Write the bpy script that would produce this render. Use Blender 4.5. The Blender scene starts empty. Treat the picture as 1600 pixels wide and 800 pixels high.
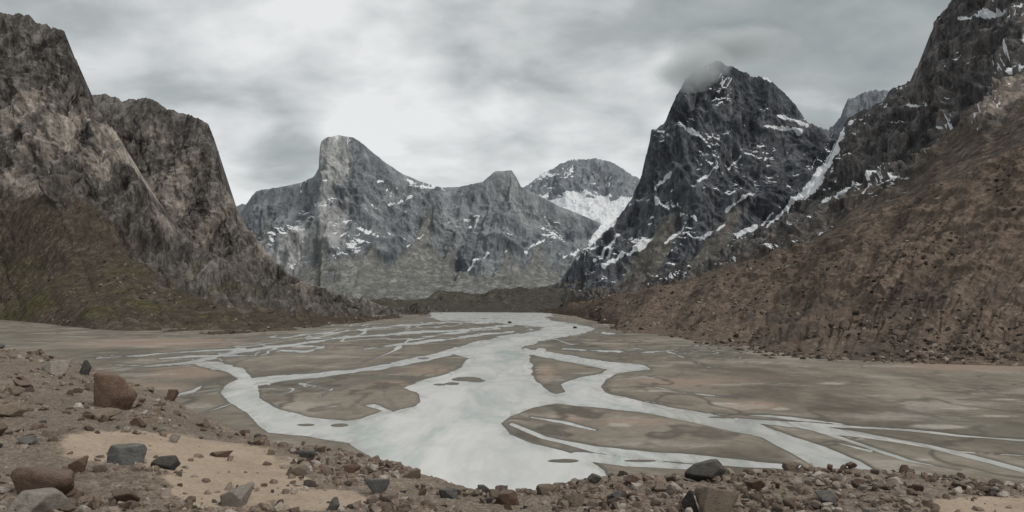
import bpy, bmesh, math
import numpy as np
from mathutils import Vector
rng=np.random.default_rng(7)
F=1142.0; HZ=475.0; H=50.0
scene=bpy.context.scene
scene.view_settings.view_transform='Standard'; scene.view_settings.look='None'; scene.view_settings.exposure=0
# ---------------------------------------------------------------- noise
T=(rng.random(64*64*64)*2-1).astype(np.float32)
def vn(x,y,z):
    xi=np.floor(x).astype(np.int32); yi=np.floor(y).astype(np.int32); zi=np.floor(z).astype(np.int32)
    fx=(x-xi).astype(np.float32); fy=(y-yi).astype(np.float32); fz=(z-zi).astype(np.float32)
    fx=fx*fx*fx*(fx*(fx*6-15)+10); fy=fy*fy*fy*(fy*(fy*6-15)+10); fz=fz*fz*fz*(fz*(fz*6-15)+10)
    x0=(xi&63)<<12; x1=((xi+1)&63)<<12; y0=(yi&63)<<6; y1=((yi+1)&63)<<6; z0=zi&63; z1=(zi+1)&63
    def L(a,b,t): return a+(b-a)*t
    c0=L(L(T[x0|y0|z0],T[x1|y0|z0],fx),L(T[x0|y1|z0],T[x1|y1|z0],fx),fy)
    c1=L(L(T[x0|y0|z1],T[x1|y0|z1],fx),L(T[x0|y1|z1],T[x1|y1|z1],fx),fy)
    return L(c0,c1,fz)
RM=np.array([[0.36,0.48,-0.8],[-0.8,0.6,0.0],[0.48,0.64,0.6]])
def fbm(P,wl,octv=5,gain=0.5,ridged=False,off=0.0,lac=2.03):
    sh=P.shape[:-1]; Q=P.reshape(-1,3).astype(np.float64)/wl+off
    s=np.zeros(len(Q),np.float32); a=1.0; tot=0
    for i in range(octv):
        n=vn(Q[:,0],Q[:,1],Q[:,2])
        if ridged: n=1-2*np.minimum(np.abs(n)*1.6,1)
        s+=a*n; tot+=a; a*=gain
        Q=(Q@RM.T)*lac+17.3
    return (s/tot).reshape(sh)
def n2d(a,b,octv=3,gain=0.5,ridged=False,off=0.0):
    a,b=np.broadcast_arrays(a,b); sh=a.shape; s=np.zeros(a.size,np.float32); x=a.ravel()+off; y=b.ravel()+off*1.7; am=1; tot=0
    for i in range(octv):
        n=vn(x,y,np.full(x.shape,off*3.3+i*7.7))
        if ridged: n=1-2*np.minimum(np.abs(n)*1.6,1)
        s+=am*n; tot+=am; am*=gain; x=x*2.1+11.3; y=y*2.1+5.9
    return (s/tot).reshape(sh)
def sst(a,b,x):
    t=np.clip((x-a)/(b-a),0,1); return t*t*(3-2*t)
# ---------------------------------------------------------------- mesh helpers
def mesh_from(name,V,Fc,smooth=True):
    me=bpy.data.meshes.new(name); k=Fc.shape[1]
    me.vertices.add(len(V)); me.vertices.foreach_set('co',V.astype(np.float32).ravel())
    me.loops.add(Fc.size); me.loops.foreach_set('vertex_index',Fc.astype(np.int32).ravel())
    me.polygons.add(len(Fc)); me.polygons.foreach_set('loop_start',np.arange(0,Fc.size,k,dtype=np.int32))
    me.update(calc_edges=True)
    me.polygons.foreach_set('use_smooth',np.full(len(Fc),smooth)); me.update()
    return me
def add_attr(me,name,a):
    at=me.attributes.new(name,'FLOAT','POINT'); at.data.foreach_set('value',a.astype(np.float32).ravel())
def put(name,me,mat=None,**kw):
    o=bpy.data.objects.new(name,me); scene.collection.objects.link(o)
    if mat: me.materials.append(mat)
    for k,v in kw.items(): o[k]=v
    return o
def grid_faces(nr,nc):
    i=np.arange(nr*nc).reshape(nr,nc)
    return np.stack([i[:-1,:-1],i[:-1,1:],i[1:,1:],i[1:,:-1]],-1).reshape(-1,4)
def grid_normals(P):
    du=np.gradient(P,axis=1); dv=np.gradient(P,axis=0)
    n=np.cross(du,dv); return n/(np.linalg.norm(n,axis=-1,keepdims=True)+1e-9)
# ---------------------------------------------------------------- material helpers
class NT:
    def __init__(s,name):
        s.m=bpy.data.materials.new(name); s.m.use_nodes=True; s.t=s.m.node_tree; s.t.nodes.clear()
        s.out=s.n('ShaderNodeOutputMaterial'); s.tc=s.n('ShaderNodeTexCoord').outputs['Object']
    def n(s,ty,**kw):
        x=s.t.nodes.new(ty)
        for k,v in kw.items(): setattr(x,k,v)
        return x
    def l(s,a,b): s.t.links.new(a,b)
    def attr(s,n): return s.n('ShaderNodeAttribute',attribute_name=n).outputs['Fac']
    def noise(s,wl,detail=6,rough=0.6,scale=(1,1,1),dist=0.0,rot=(0,0,0)):
        mp=s.n('ShaderNodeMapping'); mp.inputs['Scale'].default_value=scale; mp.inputs['Rotation'].default_value=rot; s.l(s.tc,mp.inputs[0])
        x=s.n('ShaderNodeTexNoise'); x.inputs['Scale'].default_value=1.0/wl; x.inputs['Detail'].default_value=detail
        x.inputs['Roughness'].default_value=rough; x.inputs['Distortion'].default_value=dist; s.l(mp.outputs[0],x.inputs['Vector']); return x.outputs['Fac']
    def ramp(s,fac,stops):
        r=s.n('ShaderNodeValToRGB'); e=r.color_ramp.elements
        while len(e)<len(stops): e.new(0.5)
        for i,(p,c) in enumerate(stops):
            e[i].position=p; e[i].color=(c[0],c[1],c[2],1) if hasattr(c,'__len__') else (c,c,c,1)
        s.l(fac,r.inputs[0]); return r.outputs[0]
    def mix(s,f,a,b,mode='MIX'):
        x=s.n('ShaderNodeMix',data_type='RGBA',blend_type=mode)
        for i,v in ((0,f),(6,a),(7,b)):
            if hasattr(v,'is_linked'): s.l(v,x.inputs[i])
            elif i==0: x.inputs[0].default_value=v
            else: x.inputs[i].default_value=(v[0],v[1],v[2],1)
        return x.outputs[2]
    def math(s,op,a,b=None):
        x=s.n('ShaderNodeMath',operation=op)
        for i,v in ((0,a),(1,b)):
            if v is None: continue
            if hasattr(v,'is_linked'): s.l(v,x.inputs[i])
            else: x.inputs[i].default_value=v
        return x.outputs[0]
    def finish(s,col,rough=0.9,bump=None,dist=1.0,strength=1.0,spec=0.2):
        b=s.n('ShaderNodeBsdfPrincipled'); s.l(col,b.inputs['Base Color'])
        if hasattr(rough,'is_linked'): s.l(rough,b.inputs['Roughness'])
        else: b.inputs['Roughness'].default_value=rough
        b.inputs['Specular IOR Level'].default_value=spec
        if bump is not None:
            bp=s.n('ShaderNodeBump'); bp.inputs['Distance'].default_value=dist; bp.inputs['Strength'].default_value=strength
            s.l(bump,bp.inputs['Height']); s.l(bp.outputs[0],b.inputs['Normal'])
        s.l(b.outputs[0],s.out.inputs[0]); return s.m
def sc(c,k): return tuple(v*k for v in c)
def rock_mat(name,dark,mid,light,talus,talus2,pale,moss,wl,tilt=(0,0.35,0),bs=1.0,gain=1.0):
    dark,mid,light,talus,talus2,pale,moss=[sc(c,gain) for c in (dark,mid,light,talus,talus2,pale,moss)]
    m=NT(name)
    n1=m.noise(wl,6,0.72,(1,1,0.4),0.5,tilt)
    n2=m.noise(wl*0.10,3,0.75,(1,1,0.6),0.0,tilt)
    st=m.noise(wl*0.30,5,0.7,(1.0,1.0,0.09),0.5,tilt)
    s=m.math('ADD',m.math('ADD',m.math('MULTIPLY',n1,0.35),m.math('MULTIPLY',n2,0.22)),m.math('MULTIPLY',st,0.43))
    c=m.ramp(s,[(0.40,dark),(0.49,mid),(0.585,light)])
    cp=m.ramp(m.math('ADD',m.math('MULTIPLY',n2,0.4),m.math('MULTIPLY',st,0.6)),[(0.38,sc(pale,0.35)),(0.5,sc(pale,0.8)),(0.62,sc(pale,1.15))])
    c=m.mix(m.attr('pale'),c,cp)
    nt_=m.noise(wl*0.3,5,0.78)
    t=m.ramp(m.math('ADD',m.math('MULTIPLY',nt_,0.6),m.math('MULTIPLY',n2,0.4)),[(0.38,sc(talus,0.68)),(0.5,talus),(0.62,talus2)])
    c=m.mix(m.attr('talus'),c,t)
    mo=m.mix(m.ramp(n2,[(0.4,0.0),(0.6,1.0)]),sc(moss,0.45),moss)
    c=m.mix(m.attr('moss'),c,mo)
    sn=m.math('ADD',m.attr('snow'),m.math('MULTIPLY',m.math('SUBTRACT',n2,0.5),0.9))
    c=m.mix(m.ramp(sn,[(0.42,0.0),(0.57,1.0)]),c,(0.80,0.82,0.85))
    b=m.math('ADD',m.math('ADD',m.math('MULTIPLY',n1,0.8),m.math('MULTIPLY',n2,0.22)),m.math('MULTIPLY',st,0.42))
    return m.finish(c,0.95,b,wl*0.24*bs,0.85,0.1)
# ---------------------------------------------------------------- design helpers
def zof(py,d): return H-(py-HZ)/F*d
def bdepth(py): return F*H/(py-HZ)
def seg_dist(px,py,pts,ky=1.0):
    best=np.full(px.shape,1e9,np.float32)
    for a,b in zip(pts[:-1],pts[1:]):
        ax,ay,bx,by=a[0],a[1]*ky,b[0],b[1]*ky
        dx,dy=bx-ax,by-ay; L=dx*dx+dy*dy+1e-9
        t=np.clip(((px-ax)*dx+(py*ky-ay)*dy)/L,0,1)
        d=np.hypot(px-ax-t*dx,py*ky-ay-t*dy)
        if len(a)>2: d=d-(a[2]+(b[2]-a[2])*t)
        best=np.minimum(best,d)
    return best
SNOW=[[(1320,206,4),(1305,238,5),(1282,272,6),(1250,310,6),(1215,344,5),(1168,377,2)],
 [(1327,280,2),(1307,298,2),(1285,314,1)],[(1498,30,1),(1530,17,3),(1570,12,2)],[(1478,92,2),(1505,87,1)],
 [(1418,172,0),(1452,158,0)],[(1395,262,0),(1430,232,1)],[(1350,300,1),(1385,270,0)],[(1560,110,0),(1600,96,2)],
 [(1058,188,1),(1078,197,3),(1095,210,3)],[(1020,290,1),(1048,271,3)],[(1022,309,3),(1042,321,1)],[(1062,333,1),(1088,346,0)],
 [(972,412,1),(998,392,4),(1020,371,1)],[(1165,108,1),(1205,125,2)],[(1195,195,1),(1250,202,2)],[(1215,180,1),(1262,196,0)],
 [(935,400,1),(968,374,1)],[(1068,362,1),(1100,372,1),(1132,350,1)],[(1135,330,0),(1180,300,0)],[(1150,365,2),(1190,350,1),(1215,325,0)],
 [(590,326,0),(642,312,1)],[(700,348,0),(748,338,1),(735,364,0)],[(728,413,0),(762,395,1)],[(636,388,0),(660,368,0)],
 [(955,345,7),(938,362,5),(925,378,2)],[(905,388,2),(880,405,0)],[(930,385,1),(915,400,1)],[(820,395,0),(870,360,0)],
 [(930,410,1),(960,395,1)],[(945,425,1),(985,400,2)],[(1090,290,0),(1120,262,1)],[(1140,260,0),(1160,240,1)],[(1040,380,1),(1075,345,0)]]
def mountain(name,label,mat,sil,base,prof,relief,wl,nr,step=1.3,snow=0.0,talus_h=(0.25,0.35),moss=None,pale=None,ribs=1.0,back=1200,snow_fn=None,rough=1.0,off=0.0,sharp=0.35,shear=0.0,chute=0.25,gully=0.0,streak=0.0,strokes=True,tal_fn=None,crest=0.15,edge0=0.1):
    s=np.array(sil,float); U=np.arange(s[0,0],s[-1,0]+step,step)
    sy=np.interp(U,s[:,0],s[:,1]); sd=np.interp(U,s[:,0],s[:,2]); sz=zof(sy,sd)
    b=np.array(base,float); bd=np.interp(U,b[:,0],b[:,1]); bz=np.interp(U,b[:,0],b[:,2])
    t=np.linspace(0,1,nr)[:,None]
    p=np.array(prof,float); tp=np.linspace(0,1,len(p))
    tt=np.linspace(0,1,400); pf=np.interp(tt,tp,p[:,0]); ph=np.interp(tt,tp,p[:,1])
    k=np.ones(41)/41
    pf=np.convolve(np.pad(pf,20,mode='edge'),k,'valid'); ph=np.convolve(np.pad(ph,20,mode='edge'),k,'valid'); ph[0]=pf[0]=0; ph[-1]=pf[-1]=1
    wob=n2d(U[None]/140,t*1.5,3,off=3.1+off)*0.11*np.sin(np.pi*t)
    tw=np.clip(t+wob,0,1)
    fd=np.interp(tw,tt,pf); fh=np.interp(tw,tt,ph)
    Y=bd+(sd-bd)*fd; Z=bz+(sz-bz)*fh; X=(U-800)/F*Y
    P=np.stack([X,Y,Z],-1); PX=U[None]+0*Y; PY=HZ-(Z-H)/Y*F
    N=grid_normals(P)
    warp=fbm(P,wl*1.3,3,off=off+5)[...,None]*wl*0.35
    Q=P+warp*np.array([1,0.3,0.6])
    Qt=Q.copy(); Qt[...,0]+=shear*Q[...,2]
    Qs=Qt*np.array([1,1,1-0.62*ribs*0.9]); Qv=Qt*np.array([1,0.6,0.2])
    big=0.75*fbm(Qs,wl,3,0.5,True,off)+0.45*fbm(Qt*np.array([1,1,0.6]),wl*0.45,3,0.5,True,off+9)+0.6*fbm(P,wl*1.7,2,off=off+2)
    fine=0.22*fbm(Qv,wl*0.22,4,0.55,True,off+4)+0.12*fbm(Qt*np.array([1,1,1.5]),wl*0.16,4,0.55,True,off+14)
    fall=PX/1.0+shear*(PY)*0.9
    ch=n2d(fall/46,PY/170,4,0.55,off=off+70)
    if gully: big=big-gully*n2d(fall/30,PY/160,3,0.5,True,off+75)
    hrel=np.clip((Z-bz)/(np.abs(sz-bz)+1),0,1)
    tn=fbm(Q,wl*0.6,4,off=off+21)*0.16+ch*chute
    tal=1-sst(talus_h[0],talus_h[1],hrel+tn)
    if tal_fn is not None: tal=np.clip(tal_fn(PX,PY,tal,ch),0,1)
    ampl=relief*sst(0,edge0,t)*(1-(1-sharp)*sst(0.86,1,t))
    soft=tal if tal_fn is None else 0
    P2=P+N*((big*(1-0.75*soft)+fine*rough*(1-0.9*soft))*ampl)[...,None]
    P2[...,2]+=fbm(P*np.array([1,1,0.3]),wl*0.14,4,0.55,True,off+31)*relief*crest*sst(0.5,1,t)
    N2=grid_normals(P2)
    n_sn=fbm(P2*np.array([1,1,2.2]),wl*0.35,5,0.65,off=off+40)
    hf=fbm(P2,wl*0.09,3,0.6,off=off+43)
    sn=np.zeros_like(Z)
    if snow>0:
        ledge=sst(0.42,0.72,N2[...,2]); bigm=sst(-0.1,0.35,fbm(P2,wl*1.5,3,off=off+50))
        sn=ledge*sst(0.30-snow*0.45,0.46-snow*0.45,n_sn+0.3*bigm-0.13+hf*0.15)*(1-0.75*tal)
        if streak>0:
            ln=np.abs(n2d(fall/21,PY/150,4,0.55,off=off+80)); msk=sst(0.08,0.35,fbm(P2,wl*1.0,4,0.6,off=off+85)+hf*0.3)
            sn=np.maximum(sn,(1-sst(0.0,0.06,ln))*msk*streak*(1-0.8*tal))
        if strokes:
            for st in SNOW:
                sn=np.maximum(sn,(1-sst(-1.0,2.8,seg_dist(PX,PY,st)+n_sn*3.5+hf*3.5)))
    if snow_fn is not None: sn=np.maximum(sn,snow_fn(PX,PY,P2,n_sn))
    pa=np.zeros_like(Z)
    if pale is not None: pa=np.clip(pale(PX,PY,P2,fbm(P2*np.array([1,1,0.5]),wl*0.9,6,0.62,off=off+60),ch),0,1)*(1-tal)
    ms=np.zeros_like(Z)
    if moss is not None: ms=moss(PX,PY,P2,n_sn)
    rows=[P2]; last=P2[-1]
    for bk,dz in ((0.12,0.12),(0.4,0.4),(1,1)):
        r=last.copy(); r[:,1]+=back*bk; r[:,2]=last[:,2]*(1-dz)-30*dz; rows.append(r[None])
    V=np.concatenate(rows,0)
    def ext(a): return np.concatenate([a]+[a[-1:]]*3,0)
    me=mesh_from(name,V.reshape(-1,3),grid_faces(V.shape[0],V.shape[1]))
    for nme,a in (('snow',sn),('talus',tal),('moss',ms),('pale',pa)): add_attr(me,nme,ext(a))
    put(name,me,mat,kind='structure',label=label,category='mountain')
    return P2,N2,PX,PY
# ---------------------------------------------------------------- materials
m_brown=rock_mat('brown_cliff_rock',(0.036,0.033,0.032),(0.098,0.090,0.085),(0.235,0.217,0.20),(0.078,0.064,0.049),(0.155,0.13,0.102),(0.44,0.39,0.345),(0.12,0.11,0.055),150,(0,-0.5,0),1.0,1.0)
m_thor=rock_mat('blue_grey_granite',(0.085,0.095,0.107),(0.165,0.18,0.195),(0.29,0.305,0.32),(0.155,0.157,0.15),(0.31,0.31,0.295),(0.42,0.43,0.43),(0.08,0.08,0.05),380,(0,0.3,0),0.7,1.1)
m_odin=rock_mat('dark_slate_rock',(0.030,0.034,0.040),(0.072,0.078,0.088),(0.165,0.173,0.185),(0.105,0.10,0.09),(0.20,0.19,0.175),(0.25,0.25,0.25),(0.06,0.06,0.04),230,(0,0.4,0),0.9,1.22)
m_right=rock_mat('dark_brown_cliff_rock',(0.030,0.029,0.031),(0.074,0.071,0.072),(0.18,0.166,0.155),(0.085,0.068,0.056),(0.165,0.136,0.112),(0.36,0.31,0.265),(0.06,0.06,0.03),150,(0,0.6,0),0.9,1.2)
m_talus=rock_mat('red_brown_scree',(0.05,0.04,0.032),(0.095,0.073,0.058),(0.16,0.125,0.10),(0.125,0.095,0.075),(0.235,0.182,0.145),(0.085,0.07,0.06),(0.10,0.09,0.045),48,(0,0.5,0),0.55,1.1)
m_far=rock_mat('haze_tinted_far_rock',(0.15,0.165,0.185),(0.22,0.24,0.265),(0.32,0.34,0.365),(0.25,0.27,0.29),(0.3,0.3,0.3),(0.3,0.3,0.3),(0.1,0.1,0.1),400,(0,0.35,0),1.0,1.0)  # aerial haze put into the rock colours, paler and bluer with distance
m_mor=rock_mat('dark_moraine',(0.05,0.046,0.039),(0.08,0.075,0.063),(0.13,0.12,0.10),(0.065,0.06,0.05),(0.145,0.135,0.115),(0.1,0.1,0.1),(0.05,0.05,0.025),90,(0,0,0),0.7,1.0)
# ---------------------------------------------------------------- mountains
def mossA(PX,PY,P,n):
    return sst(-0.05,0.4,n+0.1)*sst(385,440,PY)*(1-sst(330,430,PX))*0.8*(1-sst(498,510,PY))
def paleA(PX,PY,P,n,ch):
    b1=1-sst(20,75,seg_dist(PX,PY,[(60,200),(150,220),(210,290),(240,330)])); b2=1-sst(5,55,seg_dist(PX,PY,[(0,290),(60,330),(140,350)]))
    return sst(0.0,0.28,n+0.24*np.maximum(b1,b2)+0.15*ch-0.08)*(0.12+0.85*np.maximum(b1,b2))
A=mountain('mountain','steep dark brown cliff mountain with mossy scree foot',m_brown,
 [(-700,-160,3000),(-200,-60,3400),(-60,5,3600),(0,17,3600),(20,18,3600),(45,22,3600),(60,34,3600),(75,38,3600),(100,52,3560),(114,85,3500),(118,117,3450),(130,140,3400),(145,165,3300),(170,195,3200),(190,225,3100),(205,255,3000),(220,290,2900),(240,325,2800),(265,350,2700),(300,378,2600),(350,408,2500),(400,433,2500),(450,452,2600),(500,465,2800),(560,475,3200),(620,481,3700),(690,487,4700)],
 [(px,bdepth(py),-4) for px,py in [(-700,500),(0,500),(100,510),(150,516),(330,526),(450,521),(560,506),(620,498),(690,490)]],
 [(0,0),(0.35,0.11),(0.6,0.33),(0.85,0.68),(1,1)],75,300,430,talus_h=(0.2,0.40),moss=mossA,pale=paleA,off=1.0,shear=-0.45,rough=1.4,gully=0.25,sharp=0.3)
def paleB(PX,PY,P,n,ch): return sst(0.1,0.4,n+0.2*(1-sst(10,60,seg_dist(PX,PY,[(350,330),(400,395)]))))*0.6
B=mountain('mountain','dark brown rounded cliff mountain above the valley slope',m_brown,
 [(40,160,5500),(140,148,5300),(165,149,5300),(180,151,5300),(190,158,5300),(215,154,5300),(235,155,5250),(262,172,5200),(300,183,5150),(325,193,5100),(334,215,5050),(337,260,5000),(346,285,4950),(362,310,4900),(370,335,4850),(395,370,4800),(420,400,4700),(450,425,4600),(490,446,4500),(540,462,4500),(600,475,4500),(640,481,4600),(700,486,4757)],
 [(40,4100,-6),(500,3900,-6),(700,4400,-6)],[(0,0),(0.4,0.2),(0.7,0.5),(1,1)],80,420,330,talus_h=(0.2,0.35),pale=paleB,off=2.0,shear=-0.4,rough=1.4,gully=0.25,sharp=0.2)
def paleC(PX,PY,P,n,ch):
    b=1-sst(12,48,seg_dist(PX,PY,[(525,235),(540,300),(510,360),(450,400)])); return sst(-0.15,0.25,n+0.4*b-0.1)*(0.25+0.75*b)  # pale granite on the tower's left face, with its lit look painted in
C=mountain('mountain','blue grey granite mountain with sheer summit tower',m_thor,
 [(330,345,8600),(370,338,8500),(385,318,8400),(400,298,8200),(430,293,8100),(470,285,8000),(490,276,7900),(498,262,7850),(500,232,7800),(502,221,7800),(512,214,7800),(530,211,7800),(552,215,7800),(562,221,7800),(575,232,7850),(600,252,7900),(625,270,7950),(660,285,8000),(690,293,8000),(720,291,8000),(755,284,8000),(766,274,8000),(774,267,8000),(800,266,8000),(808,278,8000),(815,292,8050),(840,303,8100),(870,320,8200),(900,332,8200),(930,345,8300),(945,352,8300),(980,375,8400),(1060,420,8500),(1100,440,8500)],
 [(330,6000,10),(1100,5900,10)],[(0,0),(0.3,0.1),(0.6,0.28),(0.82,0.6),(1,1)],105,600,330,snow=0.12,talus_h=(0.20,0.36),pale=paleC,off=3.0,back=2500,shear=0.35,chute=0.75,gully=0.4,streak=0.72,rough=1.0,sharp=0.05,crest=0.05)
D=mountain('mountain','tall dark pyramid mountain streaked with snow',m_odin,
 [(830,470,5200),(860,450,5200),(890,420,5200),(905,398,5200),(940,366,5200),(965,340,5250),(985,310,5300),(1003,270,5300),(1013,235,5300),(1020,205,5300),(1040,190,5300),(1050,165,5300),(1062,140,5300),(1070,125,5300),(1088,108,5300),(1120,95,5300),(1150,107,5300),(1200,124,5300),(1225,145,5300),(1245,170,5250),(1262,190,5200),(1285,202,5200),(1315,208,5200),(1400,215,5200),(1500,230,5200)],
 [(830,4700,0),(950,4300,0),(1500,4000,0)],[(0,0),(0.35,0.13),(0.6,0.33),(0.85,0.7),(1,1)],85,430,380,snow=0.22,talus_h=(0.16,0.32),off=4.0,shear=0.5,chute=0.4,gully=0.3,streak=1.0,rough=1.1,sharp=0.2)
def snE(PX,PY,P,n): return sst(0,0.25,n*0.75+sst(295,318,PY)*0.9-0.28)
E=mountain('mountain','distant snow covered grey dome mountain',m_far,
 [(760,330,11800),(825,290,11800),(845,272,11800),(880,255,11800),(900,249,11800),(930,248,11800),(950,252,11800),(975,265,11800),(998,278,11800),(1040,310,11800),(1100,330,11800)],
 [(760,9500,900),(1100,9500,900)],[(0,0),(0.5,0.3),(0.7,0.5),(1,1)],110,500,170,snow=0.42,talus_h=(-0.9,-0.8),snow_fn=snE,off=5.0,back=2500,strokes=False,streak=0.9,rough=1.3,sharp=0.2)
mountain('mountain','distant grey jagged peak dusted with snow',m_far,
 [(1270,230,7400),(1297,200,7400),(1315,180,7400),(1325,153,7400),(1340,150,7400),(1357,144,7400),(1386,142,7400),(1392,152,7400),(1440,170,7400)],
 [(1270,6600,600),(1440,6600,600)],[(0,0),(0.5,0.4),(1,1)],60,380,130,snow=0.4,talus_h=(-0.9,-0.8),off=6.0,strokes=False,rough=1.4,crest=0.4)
mountain('mountain','far mountain peak tinted blue for haze',m_far,
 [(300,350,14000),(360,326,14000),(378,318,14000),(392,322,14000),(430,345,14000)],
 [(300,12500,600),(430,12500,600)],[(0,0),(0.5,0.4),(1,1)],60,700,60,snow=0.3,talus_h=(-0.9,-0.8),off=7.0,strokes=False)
mountain('moraine_hill','low dark rubble moraine across the valley',m_mor,
 [(480,480,5200),(560,474,5300),(600,466,5300),(650,465,5300),(690,456,5300),(740,458,5300),(800,448,5300),(850,446,5300),(900,438,5200),(960,433,5000),(1040,430,4900),(1120,426,4800)],
 [(480,4600,-8),(700,4500,-8),(850,4000,-8),(1120,3800,-8)],[(0,0),(0.35,0.10),(0.6,0.35),(0.8,0.6),(1,1)],34,230,120,talus_h=(0.3,0.8),off=8.0,back=500,sharp=0.8,rough=0.8,crest=0.15,chute=0.6)
HS=[(840,486,4600),(880,478,3600),(930,468,3100),(1000,455,2700),(1100,435,2300),(1200,405,1900),(1300,368,1600),(1400,322,1450),(1500,275,1350),(1600,230,1250),(2300,-50,1000)]
def paleG(PX,PY,P,n,ch):
    b=1-sst(10,75,seg_dist(PX,PY,[(1470,265),(1560,200),(1640,130)])); return sst(0.0,0.3,n+0.3*b+0.2*ch-0.12)*(0.15+0.75*b)
G=mountain('mountain','dark brown rocky mountainside flecked with snow',m_right,
 [(880,474,3900),(950,457,3600),(1000,443,3400),(1050,427,3300),(1100,408,3200),(1170,378,3100),(1220,342,3150),(1270,292,3250),(1300,245,3350),(1315,207,3400),(1330,185,3400),(1365,165,3400),(1395,140,3400),(1425,125,3400),(1440,95,3350),(1455,55,3350),(1465,25,3300),(1485,0,3300),(1520,-60,3250),(1600,-150,3200),(1900,-300,3000),(2300,-350,2800)],
 [(px,d,zof(py,d)-12) for px,py,d in HS[1:]],[(0,0),(0.3,0.13),(0.6,0.4),(1,1)],55,260,470,snow=0.17,talus_h=(0.14,0.32),pale=paleG,off=9.0,rough=1.3,shear=0.6,chute=0.3,gully=0.25,streak=0.8)
def mossH(PX,PY,P,n): return sst(0.15,0.5,n)*sst(480,560,PY)*sst(1150,1300,PX)*0.5
def talH(PX,PY,tal,ch):
    return 1-0.9*sst(-0.05,0.35,ch+0.26*sst(390,500,PY)*sst(1180,1400,PX)-0.08)
Hh=mountain('scree_slope','red brown scree slope strewn with boulders',m_talus,HS,
 [(px,bdepth(py),-3) for px,py in [(840,488.5),(880,492),(915,500),(940,510),(965,521),(1050,531),(1120,546),(1180,561),(1300,568),(1450,573),(1600,577),(2300,600)]],
 [(0,0),(0.3,0.12),(0.65,0.5),(1,1)],12,120,360,talus_h=(2,3),moss=mossH,off=10.0,back=200,ribs=0.5,sharp=1.0,rough=0.9,shear=0.8,gully=0.55,tal_fn=talH,edge0=0.3,crest=0.06,
 pale=lambda PX,PY,P,n,ch: sst(-0.1,0.3,n)*0.8)
# ---------------------------------------------------------------- valley floor and river
U=np.concatenate([np.arange(-600,150,6),np.arange(150,1610,1.5),np.arange(1610,2200,8)])
VY=np.concatenate([np.arange(830,560,-1.0),np.arange(560,478,-0.36)])
PX,PY=np.meshgrid(U,VY); Yd=bdepth(PY); X=(PX-800)/F*Yd
W=np.stack([X,Yd*0.4,np.zeros_like(X)],-1)
def polysd(poly,ky):
    p=list(poly)+[poly[0]]
    d=seg_dist(PX,PY,p,ky); ins=np.zeros(PX.shape,bool)
    for (x0,y0),(x1,y1) in zip(p[:-1],p[1:]):
        if y0==y1: continue
        c=((y0>PY)!=(y1>PY))&(PX<(x1-x0)*(PY-y0)/(y1-y0)+x0); ins^=c
    return np.where(ins,-d,d)
main=[(845,492),(860,500),(905,507),(928,514),(915,520),(880,527),(840,535),(815,543),(826,556),(832,572),(828,585),(845,600),(858,612),(885,620),(935,627),(925,634),(870,630),(835,636),(800,650),(785,662),(797,678),(835,693),(880,703),(915,715),(945,735),(955,760),(960,830),(640,830),(620,745),(590,718),(548,695),(543,678),(565,660),(610,645),(648,636),(660,628),(652,616),(632,606),(650,596),(690,585),(722,573),(732,560),(705,552),(715,543),(745,533),(790,524),(840,517),(850,512),(800,507),(760,503),(800,498)]
left=[(300,565),(345,566),(380,577),(396,590),(455,587),(540,578),(620,566),(680,552),(712,543),(722,550),(660,565),(600,577),(520,587),(440,594),(402,603),(405,620),(430,638),(480,652),(540,658),(565,655),(600,642),(568,633),(585,631),(612,643),(560,675),(545,692),(480,682),(420,675),(400,662),(385,645),(355,628),(345,612),(355,600),(368,592),(350,580),(310,573)]
right=[(815,543),(870,552),(930,562),(1005,571),(1014,577),(965,584),(945,593),(938,605),(950,615),(1010,628),(1100,645),(1180,660),(1230,678),(1290,698),(1345,722),(1370,738),(1290,738),(1230,706),(1190,685),(1100,664),(1010,645),(930,636),(870,630),(860,618),(880,612),(875,600),(900,592),(940,583),(950,577),(900,568),(850,558),(820,550)]
lines=[[(1150,655,6),(1250,666,7),(1350,680,7),(1450,697,6),(1550,722,6),(1650,750,6)],
 [(1180,657,3),(1300,665,4),(1420,672,3),(1500,681,3),(1650,692,3)],
 [(800,663,5),(850,684,7),(930,702,9),(1020,713,14),(1100,719,14),(1180,726,10),(1280,732,6)],
 [(900,712,14),(980,722,14),(1080,730,10)],
 [(560,547,2),(620,539,3),(700,530,3),(760,522,3),(830,516,2)],
 [(300,566,3),(360,552,3),(440,541,4),(540,527,3),(640,520,3),(740,515,3),(800,508,3)],
 [(640,532,2),(700,521,3),(780,513,2)],[(420,546,2),(480,549,3),(505,542,3),(450,540,2)],
 [(690,491,18),(850,490,12)],[(690,500,3),(760,500,5),(830,497,6)],[(560,515,2),(640,508,3),(700,503,2),(770,504,3)],
 [(930,519,2),(965,523,1)],[(1098,505,1),(1118,522,1),(1112,532,1),(1070,546,1),(1000,551,1),(880,545,1)],
 [(300,566,4),(230,572,3),(180,570,2)],[(250,560,2),(330,556,2),(400,556,3)],[(150,560,1),(260,552,2),(380,545,2)],
 [(470,600,1.5),(520,607,1.5),(500,620,1)],[(1230,700,2),(1300,690,1),(1360,705,2)],[(1040,548,1),(1110,575,1)],
 [(330,577,1),(420,600,1)],[(1010,628,3),(1080,634,1)],[(480,655,6),(520,670,5),(500,680,5)],
 [(830,652,1),(880,660,2),(930,672,1)],[(1000,600,0.5),(1060,612,1),(1150,622,0.5)],
 [(1260,668,1),(1330,690,2),(1420,720,2),(1500,735,2)],[(1100,646,1),(1200,650,2),(1330,664,1)],
 [(320,600,1),(300,612,2),(240,625,1)],[(1400,690,1),(1500,706,2),(1600,712,1)]]
d=np.minimum(np.minimum(polysd(main,2.2),polysd(left,2.2)),polysd(right,2.2))
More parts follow.
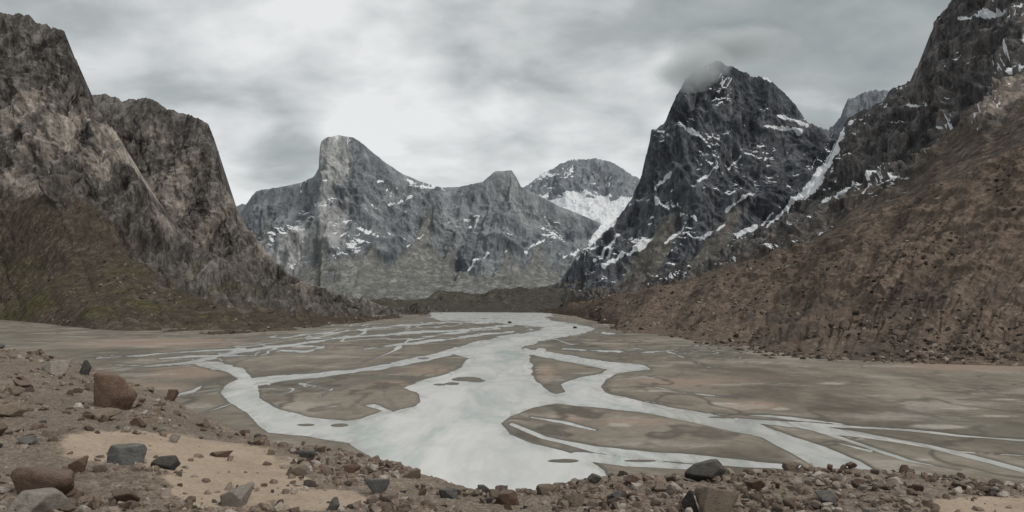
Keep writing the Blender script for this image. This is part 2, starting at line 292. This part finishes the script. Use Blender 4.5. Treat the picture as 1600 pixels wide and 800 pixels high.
for ln in lines: d=np.minimum(d,seg_dist(PX,PY,ln,2.2))
for bx,by,rx,ry in [(730,592,20,3),(705,600,10,2),(745,595,10,1.5),(690,601,8,1.2),(530,664,14,3),(880,720,14,1.5),(660,560,10,1.5),(480,664,16,2),(1000,720,30,2),(1120,652,18,1.5)]:
    e=(1-np.hypot((PX-bx)/rx,(PY-by)/ry))*ry*2.2; d=np.maximum(d,e)
nz=fbm(W,22,6,0.6,off=3.3); nz2=fbm(W*np.array([1,1.6,1]),90,4,0.55,off=8.8)
d=d+nz*6.5
br=np.abs(fbm(np.stack([X*1.0,Yd*0.16,0*X],-1),75,3,0.5,off=12.2))
reg=(1-sst(545,575,PY))*sst(260,440,PX)*(1-sst(880,920,PX))
d=np.minimum(d,np.where(reg>0.05,(br-0.024*reg)*130+2.0*(1-reg),1e3))
br2=np.abs(fbm(np.stack([X*0.7,Yd*0.30,0*X],-1),60,4,0.5,off=52.2)); m2=sst(0.0,0.25,n2d(X/160,Yd/400,2,off=63))*(1-sst(640,670,PY))
d=np.minimum(d,(br2-0.007*m2)*150+3.0*(1-m2))
rl=np.abs(fbm(np.stack([X*0.6,Yd*0.42,0*X],-1),26,4,0.5,off=18.2)); rm=sst(-0.25,0.15,n2d(X/120,Yd/300,2,off=31))
rill=(1-sst(0.01,0.09,rl))*rm*sst(1,5,d)
flow=fbm(np.stack([X*0.5,Yd*0.35,0*X],-1),34,6,0.62,True,off=91)
zf=np.clip(d*0.055,-0.7,0.30)+np.clip(d-6,0,60)*0.004+0.03*nz
me=mesh_from('valley_floor',np.stack([X,Yd,zf],-1).reshape(-1,3),grid_faces(*PX.shape))
pink=np.zeros_like(PX); silt=np.zeros_like(PX)
for bx,by,rx,ry in [(1090,598,120,12),(1180,634,55,9),(680,580,60,12),(620,600,40,8),(850,588,18,16),(300,585,70,14),(260,610,80,16),(880,655,60,8),(1500,575,200,10),(1030,640,60,5),(250,535,160,8),(980,660,60,7)]:
    pink=np.maximum(pink,1-sst(0.3,1.2,np.hypot((PX-bx)/rx,(PY-by)/ry)+nz2*0.7+nz*0.5))
for bx,by,rx,ry in [(965,665,22,4),(1480,668,75,4),(1290,600,30,3),(1390,634,30,2.5),(1220,640,20,3),(1570,625,50,1.6),(1500,640,40,1.5),(1330,686,40,2),(1130,632,30,2),(1040,612,60,2),(1440,720,40,3),(1560,652,50,2),(1010,590,40,2)]:
    silt=np.maximum(silt,1-sst(0.2,1.0,np.hypot((PX-bx)/rx,(PY-by)/ry)+nz*1.2))
fs=fbm(np.stack([X*0.5,Yd*0.8,0*X],-1),26,6,0.65,off=15)
silt=np.maximum(silt,sst(0.08,0.5,fs)*0.6*sst(1.5,6,d)); silt=silt*(1-rill)
add_attr(me,'bank',np.clip(d,-20,60)); add_attr(me,'pink',pink); add_attr(me,'silt',silt); add_attr(me,'rill',rill); add_attr(me,'flow',flow)
m=NT('glacial_sediment')
n1=m.noise(40,7,0.7,(0.6,0.3,1)); n2=m.noise(4,4,0.7); n0=m.noise(160,5,0.65,(1,0.4,1),1.0)
c=m.ramp(m.math('ADD',m.math('MULTIPLY',n1,0.7),m.math('MULTIPLY',m.math('ADD',m.attr('flow'),1.0),0.15)),[(0.36,(0.125,0.106,0.082)),(0.5,(0.22,0.190,0.150)),(0.64,(0.31,0.268,0.218))])
c=m.mix(m.ramp(n0,[(0.42,0.0),(0.58,0.6)]),c,(0.16,0.147,0.115))
c=m.mix(m.math('MULTIPLY',m.attr('pink'),0.75),c,(0.35,0.255,0.20))
c=m.mix(m.math('MULTIPLY',m.attr('silt'),0.75),c,(0.48,0.44,0.39))
c=m.mix(m.math('MULTIPLY',m.attr('rill'),0.7),c,(0.085,0.075,0.06))
wet=m.math('DIVIDE',m.math('ADD',m.attr('bank'),m.math('MULTIPLY',m.math('SUBTRACT',n1,0.5),12)),7.0)
c=m.mix(m.ramp(wet,[(0.1,1.0),(0.4,0.5),(1.0,0.0)]),c,(0.095,0.082,0.062))
c=m.mix(m.ramp(n2,[(0.3,0.35),(0.6,0.0)]),c,(0.06,0.054,0.047))
m_floor=m.finish(c,m.ramp(wet,[(0.1,0.45),(1.0,0.92)]),n2,0.25,0.5,0.3)
put('valley_floor',me,m_floor,kind='structure',label='flat grey brown silt and gravel valley floor',category='ground')
U2=np.arange(150,1700,4.0); V2=np.concatenate([np.arange(830,560,-3.0),np.arange(560,487,-1.2)])
PX,PY=np.meshgrid(U2,V2); Yw=bdepth(PY); Xw=(PX-800)/F*Yw
dw=np.minimum(np.minimum(polysd(main,2.2),polysd(left,2.2)),polysd(right,2.2))
for ln in lines: dw=np.minimum(dw,seg_dist(PX,PY,ln,2.2))
mw=mesh_from('river',np.stack([Xw,Yw,0*Xw],-1).reshape(-1,3),grid_faces(*PX.shape)); add_attr(mw,'shallow',1-sst(2,26,-dw))
wfl=fbm(np.stack([Xw,Yw*0.28,0*Xw],-1),16,5,0.6,True,off=77); add_attr(mw,'flow',wfl)
m=NT('milky_meltwater')
n1=m.noise(45,6,0.65,(1,0.35,1),1.0); n2=m.noise(3,4,0.6,(1,0.5,1)); n3=m.noise(12,6,0.65,(1,0.3,1),1.5)
c=m.ramp(n1,[(0.36,(0.43,0.48,0.45)),(0.48,(0.60,0.60,0.575)),(0.6,(0.70,0.685,0.66))])
c=m.mix(m.math('MULTIPLY',m.ramp(n3,[(0.45,0.0),(0.62,1.0)]),m.math('MULTIPLY',m.attr('shallow'),0.75)),c,(0.34,0.335,0.295))
c=m.mix(m.ramp(m.attr('flow'),[(0.1,0.0),(0.6,0.35)]),c,(0.42,0.43,0.40))
m_water=m.finish(c,0.25,n2,0.06,0.35,0.5)
put('river',mw,m_water,kind='structure',label='milky braided glacial river across the flats',category='river')
m=NT('far_ground'); c=m.ramp(m.noise(300,6),[(0.3,(0.08,0.07,0.06)),(0.7,(0.16,0.14,0.12))]); mg=m.finish(c)
put('ground',mesh_from('ground',np.array([[-40000,-20000,-8],[40000,-20000,-8],[40000,40000,-8],[-40000,40000,-8.]]),np.array([[0,1,2,3]])),mg,kind='structure',label='bare brown ground beneath the mountains',category='ground')
# ---------------------------------------------------------------- foreground ridge
LIP=np.array([(-500,515,52),(-100,538,44),(0,545,42),(60,553,40),(130,572,36),(160,590,33),(220,602,30),(250,620,28),(290,645,26),(350,666,24),(430,686,22),(520,700,20.5),(590,716,19),(640,740,17.5),(700,762,16.5),(760,775,16),(850,768,16),(900,750,17),(1000,744,17.5),(1100,738,18),(1300,735,18.5),(1400,740,18),(1500,747,18),(1600,757,17.5),(2000,790,17)],float)
def lip(px): return np.interp(px,LIP[:,0],LIP[:,1]),np.interp(px,LIP[:,0],LIP[:,2])
def fg_depth(px,py):
    ly,ld=lip(px); k=(1/9.0-1/ld)/(900-ly); return 1/(1/ld+(py-ly)*k)
def sandmask(px,py):
    a=np.hypot((px-270)/(215),((py-712)-(px-270)*0.08)/36); b=np.hypot((px-1560)/130,(py-790)/24); c_=np.hypot((px-370)/130,(py-760)/40)
    e=np.hypot((px-500)/80,(py-785)/24)
    return np.maximum(np.maximum(1-sst(0.6,1.15,a),1-sst(0.6,1.1,b)),np.maximum(1-sst(0.6,1.1,c_),1-sst(0.5,1.1,e)))
def fg_noise(x,y,sand=0.0):
    Q=np.stack([x,y,0*x],-1)
    return (0.30*fbm(Q,5.0,3,0.5,off=2.5)+0.11*fbm(Q,1.1,4,0.6,off=4.5)*(1-0.75*sand)+0.05*fbm(Q,0.35,4,0.6,True,off=6.5)*(1-0.85*sand))
U=np.arange(-500,2000,2.2); tt=np.linspace(0,1,260)[:,None]
ly,ld=lip(U); PYf=1150+(ly-1150)*tt**0.8; PXf=U[None]+0*PYf
Df=fg_depth(PXf,PYf); Zf=H-(PYf-HZ)/F*Df; Xf=(PXf-800)/F*Df
sm=sandmask(PXf,PYf)
sm=np.clip(sm+0.7*fbm(np.stack([Xf,Df,0*Xf],-1),1.5,5,0.6,off=9)*sst(0.02,0.4,sm),0,1)
Zf=Zf+fg_noise(Xf,Df,sm)
rows=[np.stack([Xf,Df,Zf],-1)]; sms=[sm]
for s in (0.3,0.8,1.5,2.5,4,6,9,13,18,25,35,48,62,80):
    Dd=ld+s; Xd=(U-800)/F*ld
    z=zof(ly,ld)-0.75*s*s/(s+1.5)+fg_noise(Xd,Dd)*(1+min(s,20)*0.15)
    rows.append(np.stack([Xd,Dd,z],-1)[None]); sms.append(np.zeros((1,len(U))))
Pf=np.concatenate(rows,0); me=mesh_from('moraine_ground',Pf.reshape(-1,3),grid_faces(*Pf.shape[:2]))
add_attr(me,'sand',np.concatenate(sms,0))
m=NT('sandy_rubble')
n1=m.noise(1.6,8,0.75); n2=m.noise(0.10,4,0.75); nb=m.noise(7,3,0.6)
vo=m.n('ShaderNodeTexVoronoi'); vo.inputs['Scale'].default_value=14; m.l(m.tc,vo.inputs['Vector'])
vo2=m.n('ShaderNodeTexVoronoi'); vo2.inputs['Scale'].default_value=40; m.l(m.tc,vo2.inputs['Vector'])
grav=m.ramp(n1,[(0.36,(0.14,0.107,0.082)),(0.5,(0.24,0.19,0.15)),(0.64,(0.35,0.285,0.225))])
grav=m.mix(m.ramp(nb,[(0.4,0.5),(0.6,0.0)]),grav,(0.15,0.115,0.092))
bw=m.n('ShaderNodeSeparateColor'); m.l(vo.outputs['Color'],bw.inputs[0])
grav=m.mix(0.4,grav,m.ramp(bw.outputs[0],[(0.0,(0.09,0.075,0.065)),(0.5,(0.25,0.2,0.16)),(1.0,(0.42,0.36,0.30))]))
sand=m.ramp(m.math('ADD',m.math('MULTIPLY',n1,0.5),m.math('MULTIPLY',n2,0.5)),[(0.38,(0.31,0.24,0.178)),(0.6,(0.45,0.36,0.28))])
sandf=m.ramp(m.math('ADD',m.attr('sand'),m.math('MULTIPLY',m.math('SUBTRACT',n1,0.5),1.4)),[(0.35,0.0),(0.6,1.0)])
c=m.mix(sandf,grav,sand)
bh=m.math('ADD',m.math('MULTIPLY',m.math('ADD',m.math('MULTIPLY',vo.outputs['Distance'],-0.5),m.math('MULTIPLY',vo2.outputs['Distance'],-0.25)),m.math('SUBTRACT',1.0,sandf)),m.math('MULTIPLY',n2,0.3))
m_fg=m.finish(c,0.95,bh,0.08,0.9,0.15)
put('moraine_ground',me,m_fg,kind='structure',label='sandy moraine ridge with gravel and stones',category='ground')
# ---------------------------------------------------------------- rocks
def ico(level):
    bm=bmesh.new(); bmesh.ops.create_icosphere(bm,subdivisions=level,radius=1); bm.verts.ensure_lookup_table()
    V=np.array([v.co[:] for v in bm.verts]); Fc=np.array([[v.index for v in f.verts] for f in bm.faces]); bm.free(); return V,Fc
def rockshape(level,seed,npl=16,rough=0.04,soft=26):
    r=np.random.default_rng(seed); V,Fc=ico(level)
    n=r.normal(size=(npl,3)); n/=np.linalg.norm(n,axis=1,keepdims=True); dd=r.uniform(0.5,1.0,npl)
    n=np.concatenate([n,[[0,0,1],[0,0,-1]]]); dd=np.append(dd,[r.uniform(.6,.9),0.75])
    q=np.maximum(V@n.T,0)/dd; rad=1/(np.sum(q**soft,1)**(1.0/soft)+1e-6)
    P=V*rad[:,None]
    if rough>0: P=P*(1+rough*fbm(P+seed*3.1,0.5,4,0.6)[:,None]+rough*0.8*fbm(P+seed,0.9,3,0.6,True)[:,None])
    P/=np.abs(P).max(0)
    return P,Fc
def rockmat(name,a,b,c_,lich):
    m=NT(name); n1=m.noise(0.5,8,0.7,(1,1,1),0.5); n2=m.noise(0.05,6,0.75); n3=m.noise(0.2,6,0.7,(1,1,2.5),1.0,(0.5,0.4,0))
    col=m.ramp(m.math('ADD',m.math('MULTIPLY',n1,0.5),m.math('MULTIPLY',n3,0.5)),[(0.35,a),(0.5,b),(0.66,c_)])
    col=m.mix(m.ramp(n2,[(0.35,0.6),(0.55,0.0)]),col,tuple(v*0.4 for v in b))
    col=m.mix(m.ramp(n1,[(0.62,0.0),(0.7,0.5)]),col,lich)
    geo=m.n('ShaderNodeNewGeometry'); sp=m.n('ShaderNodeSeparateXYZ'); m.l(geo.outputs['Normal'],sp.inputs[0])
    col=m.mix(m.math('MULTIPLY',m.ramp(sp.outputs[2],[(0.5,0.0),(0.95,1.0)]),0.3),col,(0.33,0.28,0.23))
    return m.finish(col,0.9,m.math('ADD',n3,m.math('MULTIPLY',n2,0.5)),0.06,0.9,0.15)
mats={'brown':rockmat('brown_boulder_rock',(0.09,0.06,0.045),(0.18,0.12,0.09),(0.28,0.20,0.155),(0.06,0.055,0.05)),
 'grey':rockmat('grey_boulder_rock',(0.08,0.08,0.08),(0.16,0.16,0.155),(0.27,0.27,0.26),(0.30,0.30,0.28)),
 'dark':rockmat('dark_boulder_rock',(0.04,0.04,0.042),(0.08,0.078,0.076),(0.15,0.145,0.14),(0.16,0.15,0.14)),
 'tan':rockmat('tan_boulder_rock',(0.17,0.13,0.10),(0.28,0.225,0.175),(0.40,0.33,0.265),(0.12,0.10,0.08)),
 'pale':rockmat('pale_boulder_rock',(0.22,0.19,0.165),(0.38,0.34,0.30),(0.52,0.48,0.43),(0.15,0.13,0.12))}
hero=[rockshape(5,s+100,11,0.035,34) for s in range(8)]
hero_me={}
def rock(px,py,w,h,col,label,rz=None,idx=None):
    idx=int(rng.integers(8)) if idx is None else idx
    key=(idx,col)
    if key not in hero_me:
        P,Fc=hero[idx]; me=mesh_from('rock',P,Fc); me.materials.append(mats[col]); hero_me[key]=me
    d=float(fg_depth(px,py)); x=(px-800)/F*d
    z=zof(py,d)+float(fg_noise(np.array([x]),np.array([d]))[0])
    sx=w*d/F/2; sz=h*d/F/2
    o=bpy.data.objects.new('rock',hero_me[key]); scene.collection.objects.link(o)
    o.location=(x,d+sx*0.4,z+sz*0.62); o.scale=(sx*1.05,sx*0.9,sz*1.15)
    o.rotation_euler=(rng.uniform(-.15,.15),rng.uniform(-.12,.12),rng.uniform(0,6.28) if rz is None else rz)
    o['label']=label; o['category']='rock'; o['group']='stones scattered over the moraine ridge'
HERO=[(175,640,84,62,'brown','large red brown boulder on the gravel ridge',0),(190,735,74,36,'grey','flat grey angular rock lying on sand',1),
 (257,739,42,26,'dark','small dark grey rock lying on sand',2),(82,584,50,26,'pale','pale slab rock on gravel',3),(131,584,28,26,'dark','dark upright stone on gravel',4),
 (45,702,36,13,'grey','low grey stone on gravel',5),(75,690,30,14,'tan','tan stone beside the sand',1),(342,718,38,11,'brown','flat brown stone lying on sand',6),(480,718,36,16,'grey','grey stone on rubble',7),
 (460,746,38,17,'tan','tan rock on gravel',1),(1108,757,62,34,'dark','dark grey block on the ridge crest',2),(1120,806,84,50,'tan','big tan boulder half buried in rubble',3),
 (1078,800,42,44,'dark','dark tilted rock leaning on a tan boulder',4),(1300,784,42,26,'grey','grey rock on gravel',5),(1235,738,28,15,'tan','tan stone on the ridge crest',0),
 (368,796,60,34,'pale','pale cracked rock at the sand edge',6),(60,790,120,50,'brown','long brown slab tilted into the rubble',7),(50,815,120,44,'pale','pale white granite slab in gravel',1),
 (150,657,50,20,'tan','tan stone below a boulder',2),(265,628,32,20,'brown','brown stone on the ridge crest',3),(312,664,34,14,'tan','tan flat stone on gravel',4),
 (190,790,50,26,'brown','brown rock among rubble',5),(120,757,40,24,'brown','brown rock among rubble',6),(590,782,44,22,'grey','grey rock among rubble',7),(645,750,34,16,'tan','tan stone near the ridge crest',0),
 (790,792,44,26,'brown','brown rock on rubble',1),(755,775,30,14,'dark','dark stone on rubble crest',2),(900,790,36,22,'tan','tan stone among rubble',3),(985,760,34,18,'brown','brown stone among rubble',4),
 (1180,770,36,20,'brown','brown stone among rubble',5),(1400,765,34,16,'tan','tan stone on the ridge',6),(1240,790,44,24,'tan','tan rock among rubble',7),(850,775,34,18,'tan','tan stone on rubble crest',0),
 (10,660,50,24,'tan','tan rock at the ridge side',2),(30,610,34,16,'brown','brown rock on gravel slope',3),(210,668,36,14,'brown','brown stone on gravel',4),(930,755,26,14,'dark','dark stone on rubble crest',5),
 (1500,760,30,12,'brown','brown stone near sand',6),(700,785,36,20,'grey','grey stone among rubble',1),(545,742,30,14,'brown','brown stone among rubble',0)]
for (px,py,w,h,c_,lb,ix) in HERO: rock(px,py,w,h,c_,lb,idx=ix)
cols=['brown','tan','grey','dark','pale']; cp=[0.36,0.36,0.11,0.07,0.10]
n=0
while n<250:
    px=rng.uniform(-60,1660); ly_,_=lip(px); py=ly_+(850-ly_)*rng.random()**1.2
    if rng.random()<float(sandmask(np.array(px),np.array(py)))*0.8: continue
    w=8+15*rng.random()**2.8; w*=1+(py-ly_)/260; c_=rng.choice(cols,p=cp)
    rock(px,py,w,w*rng.uniform(0.4,0.75),c_,'small %s stone on gravelly moraine'%c_); n+=1
low=[rockshape(2,s+300,10,0.0,26) for s in range(12)]
def scatter(name,label,pos,size,mat,flat=0.65,cat='stones'):
    Vs=[];Fs=[];sh=[];o=0; nn=len(pos); which=rng.integers(0,12,nn)
    for k in range(12):
        id_=np.where(which==k)[0]
        if len(id_)==0: continue
        P,Fc=low[k]; a=rng.uniform(0,6.28,len(id_)); ca,sa=np.cos(a),np.sin(a)
        sx=size[id_]*rng.uniform(0.7,1.2,len(id_)); sy=size[id_]*rng.uniform(0.6,1.0,len(id_)); sz=size[id_]*flat*rng.uniform(0.6,1.2,len(id_))
        tl=rng.uniform(-0.35,0.35,len(id_))
        x=P[None,:,0]*sx[:,None]; y=P[None,:,1]*sy[:,None]; z=P[None,:,2]*sz[:,None]
        x,z=x*np.cos(tl)[:,None]-z*np.sin(tl)[:,None],x*np.sin(tl)[:,None]+z*np.cos(tl)[:,None]
        xx=x*ca[:,None]-y*sa[:,None]+pos[id_,0][:,None]; yy=x*sa[:,None]+y*ca[:,None]+pos[id_,1][:,None]; zz=z+pos[id_,2][:,None]+sz[:,None]*0.4
        V=np.stack([xx,yy,zz],-1).reshape(-1,3); Vs.append(V)
        Fs.append((Fc[None]+(np.arange(len(id_))*len(P))[:,None,None]).reshape(-1,3)+o); o+=len(V)
        sh.append(np.repeat(rng.random(len(id_)),len(P)))
    me=mesh_from(name,np.concatenate(Vs),np.concatenate(Fs),False); add_attr(me,'shade',np.concatenate(sh))
    put(name,me,mat,kind='stuff',label=label,category=cat)
def stonemat(name,stops,wl):
    m=NT(name); c=m.ramp(m.attr('shade'),stops); n=m.noise(wl,4,0.7)
    c=m.mix(m.ramp(n,[(0.35,0.5),(0.6,0.0)]),c,tuple(v*0.5 for v in stops[0][1])); return m.finish(c,0.95,n,wl*0.3,0.8,0.1)
ms=stonemat('mixed_rubble_stone',[(0.0,(0.08,0.065,0.057)),(0.25,(0.17,0.125,0.098)),(0.6,(0.27,0.212,0.168)),(0.85,(0.33,0.28,0.235)),(1.0,(0.48,0.43,0.38))],0.1)
N=26000; px=rng.uniform(-150,1750,N); ly_,ld_=lip(px); py=ly_+(900-ly_)*rng.random(N)**1.3
dd=fg_depth(px,py); x=(px-800)/F*dd
cl=fbm(np.stack([x,dd,0*x],-1),1.8,3,off=44)
keep=(rng.random(N)>sandmask(px,py)*0.90)&(rng.random(N)<0.55+cl*2.2); px,py,dd,x=px[keep],py[keep],dd[keep],x[keep]
z=zof(py,dd)+fg_noise(x,dd)-0.01
size=0.016+0.14*rng.random(len(px))**5.5; size*=np.sqrt(dd/12)
scatter('rubble','small mixed stones and rubble covering the moraine',np.stack([x,dd,z],-1),size,ms)
mt=stonemat('scree_boulder_stone',[(0.0,(0.045,0.038,0.034)),(0.4,(0.09,0.07,0.058)),(0.75,(0.19,0.148,0.118)),(1.0,(0.42,0.36,0.30))],3)
def slope_scatter(P2,N,c0,c1,rfrac,rpow,s0,s1,pw,ref,label,wl):
    ir=(rng.random(N)**rpow*(P2.shape[0]*rfrac-8)).astype(int)+2; ic=rng.integers(c0,c1,N); pos=P2[ir,ic]
    cl=fbm(pos,wl,3,off=51); k=rng.random(N)<0.4+cl*2.5; pos=pos[k]
    size=(s0+s1*rng.random(len(pos))**pw)*(pos[:,1]/ref)**0.5
    scatter('scree_boulders',label,pos,size,mt,cat='boulders')
slope_scatter(Hh[0],18000,60,int(Hh[0].shape[1]*0.66),1,1.3,0.45,4.0,6,900,'dark boulders strewn over the scree slope',80)
slope_scatter(A[0],9000,450,A[0].shape[1]-20,0.4,1.3,0.7,4.5,8,1500,'dark boulders strewn below the brown cliffs',150)
bme=[]
for k in range(6):
    P,Fc=rockshape(4,700+k,12,0.04,30); me=mesh_from('boulder',P,Fc); me.materials.append(mt); add_attr(me,'shade',np.full(len(P),[0.1,0.3,0.5,0.65,0.8,0.2][k])); bme.append(me)
P2=Hh[0]
for k in range(90):
    r_=int((rng.random()**1.4)*P2.shape[0]*0.8)+4; c_=int(rng.uniform(180,600)); p=P2[r_,c_]; s=(1.8+3.0*rng.random()**3)*(p[1]/700)**0.6
    o=bpy.data.objects.new('boulder',bme[k%6]); scene.collection.objects.link(o); o.location=(p[0],p[1],p[2]+s*0.2); o.scale=(s,s*0.8,s*0.65); o.rotation_euler=(0.1,0.15,rng.uniform(0,6.28))
    o['label']='large angular boulder resting on brown scree'; o['category']='boulder'; o['group']='boulders on the scree slope'
for px,py,w,lb in [(898,513,6,'reddish boulder on the gravel flats'),(796,505,6,'dark boulder beside the river')]:
    d_=bdepth(py); s=w/F*d_*0.6; o=bpy.data.objects.new('boulder',bme[0]); scene.collection.objects.link(o); o.location=((px-800)/F*d_,d_,s*0.2); o.scale=(s,s,s*0.7)
    o['label']=lb; o['category']='boulder'; o['group']='boulders on the flats'
# ---------------------------------------------------------------- cloud on the summit
m=bpy.data.materials.new('cloud_vapour'); m.use_nodes=True; nt=m.node_tree; nt.nodes.clear()
out=nt.nodes.new('ShaderNodeOutputMaterial'); pv=nt.nodes.new('ShaderNodeVolumePrincipled'); tc=nt.nodes.new('ShaderNodeTexCoord')
ln=nt.nodes.new('ShaderNodeVectorMath'); ln.operation='LENGTH'; nt.links.new(tc.outputs['Object'],ln.inputs[0])
no=nt.nodes.new('ShaderNodeTexNoise'); no.inputs['Scale'].default_value=1.6; no.inputs['Detail'].default_value=3; nt.links.new(tc.outputs['Object'],no.inputs['Vector'])
def mm(op,a,b):
    x=nt.nodes.new('ShaderNodeMath'); x.operation=op
    for i,v in enumerate((a,b)):
        if hasattr(v,'is_linked'): nt.links.new(v,x.inputs[i])
        else: x.inputs[i].default_value=v
    return x.outputs[0]
dn=mm('MAXIMUM',mm('SUBTRACT',mm('ADD',mm('SUBTRACT',1.0,ln.outputs['Value']),mm('MULTIPLY',no.outputs['Fac'],1.1)),0.62),0.0)
den=mm('MULTIPLY',dn,0.014); nt.links.new(den,pv.inputs['Density']); pv.inputs['Color'].default_value=(0.93,0.95,0.96,1)
nt.links.new(mm('MULTIPLY',den,0.12),pv.inputs['Emission Strength']); pv.inputs['Emission Color'].default_value=(0.90,0.98,1,1)  # added glow brightens the cloud in place of multiple scattering
nt.links.new(pv.outputs[0],out.inputs['Volume'])
for (px,py,dp,rx,rz) in [(1082,104,5050,280,175),(1150,70,5300,480,140)]:
    V,Fc=ico(3); me=mesh_from('cloud',V,Fc); o=put('cloud',me,m,kind='structure',label='soft grey cloud wrapped around the summit',category='cloud')
    o.location=((px-800)/F*dp,dp,zof(py,dp)); o.scale=(rx,260,rz)
# ---------------------------------------------------------------- world
w=bpy.data.worlds.new('World'); scene.world=w; w.use_nodes=True; nt=w.node_tree; nt.nodes.clear()
out=nt.nodes.new('ShaderNodeOutputWorld'); tc=nt.nodes.new('ShaderNodeTexCoord'); L=nt.links.new
sky=nt.nodes.new('ShaderNodeTexSky'); sky.sky_type='NISHITA'; sky.sun_disc=False; sky.sun_elevation=math.radians(46); sky.sun_rotation=math.radians(125)
bg1=nt.nodes.new('ShaderNodeBackground'); bg1.inputs[1].default_value=0.1; L(sky.outputs[0],bg1.inputs[0])
sep=nt.nodes.new('ShaderNodeSeparateXYZ'); L(tc.outputs['Generated'],sep.inputs[0])
zz=mm('ADD',mm('MAXIMUM',sep.outputs[2],0.0),0.38)
cx=mm('DIVIDE',sep.outputs[0],zz); cy=mm('DIVIDE',sep.outputs[1],zz)
cb=nt.nodes.new('ShaderNodeCombineXYZ'); L(cx,cb.inputs[0]); L(cy,cb.inputs[1])
def wn(scale,det,rough,off,dist=0.0,sc_=(1,1,1)):
    mp=nt.nodes.new('ShaderNodeMapping'); mp.inputs['Location'].default_value=off; mp.inputs['Scale'].default_value=sc_; L(cb.outputs[0],mp.inputs[0])
    x=nt.nodes.new('ShaderNodeTexNoise'); x.inputs['Scale'].default_value=scale; x.inputs['Detail'].default_value=det; x.inputs['Roughness'].default_value=rough; x.inputs['Distortion'].default_value=dist
    L(mp.outputs[0],x.inputs['Vector']); return x.outputs['Fac']
nA=wn(1.6,6,0.48,(3.2,1.1,0),0.0); nB=wn(5.0,6,0.5,(7.2,4.1,0),0.15,(1,1.3,1))
def dirfac(px,py,p0,p1):
    v=Vector(((px-800)/F,1,(HZ-py)/F)).normalized()
    dt=nt.nodes.new('ShaderNodeVectorMath'); dt.operation='DOT_PRODUCT'; L(tc.outputs['Generated'],dt.inputs[0]); dt.inputs[1].default_value=v
    mr=nt.nodes.new('ShaderNodeMapRange'); mr.interpolation_type='SMOOTHSTEP'; L(dt.outputs['Value'],mr.inputs[0]); mr.inputs[1].default_value=math.cos(math.radians(p0)); mr.inputs[2].default_value=math.cos(math.radians(p1)); return mr.outputs[0]
v=mm('ADD',mm('MULTIPLY',nA,0.6),mm('MULTIPLY',nB,0.60)); v=mm('SUBTRACT',v,0.065)
for px,py,p0,p1,k in [(620,250,26,2,0.165),(1000,260,11,2,0.07),(1300,70,24,4,-0.12),(830,150,9,1,-0.11),(430,220,5,1,-0.10),(560,30,12,2,-0.07),(60,60,16,2,-0.02),(300,165,4,0.5,-0.09),(460,265,4,0.5,-0.08)]:
    v=mm('ADD',v,mm('MULTIPLY',dirfac(px,py,p0,p1),k))
r=nt.nodes.new('ShaderNodeValToRGB'); L(v,r.inputs[0]); e=r.color_ramp.elements
st=[(0.30,(0.31,0.345,0.345)),(0.45,(0.43,0.46,0.46)),(0.56,(0.62,0.64,0.64)),(0.70,(0.84,0.85,0.85))]
while len(e)<4: e.new(0.5)
for i,(p,c_) in enumerate(st): e[i].position=p; e[i].color=(*c_,1)
bg2=nt.nodes.new('ShaderNodeBackground'); bg2.inputs[1].default_value=1.0; L(r.outputs[0],bg2.inputs[0])
mx=nt.nodes.new('ShaderNodeMixShader'); mx.inputs[0].default_value=0.93; L(bg1.outputs[0],mx.inputs[1]); L(bg2.outputs[0],mx.inputs[2]); L(mx.outputs[0],out.inputs[0])
su=bpy.data.lights.new('sun','SUN'); su.energy=1.5; su.angle=math.radians(12); su.color=(1,0.93,0.84); so=bpy.data.objects.new('sun',su); scene.collection.objects.link(so)
sd=Vector((0.60,-0.42,0.75)).normalized(); so.rotation_euler=sd.to_track_quat('Z','Y').to_euler()
# ---------------------------------------------------------------- camera
cam=bpy.data.cameras.new('camera'); co=bpy.data.objects.new('camera',cam); scene.collection.objects.link(co)
co.location=(0,0,H); co.rotation_euler=(math.radians(90),0,0); cam.sensor_width=36; cam.lens=F/1600*36; cam.shift_y=(HZ-400)/1600; cam.clip_start=0.1; cam.clip_end=100000
scene.camera=co
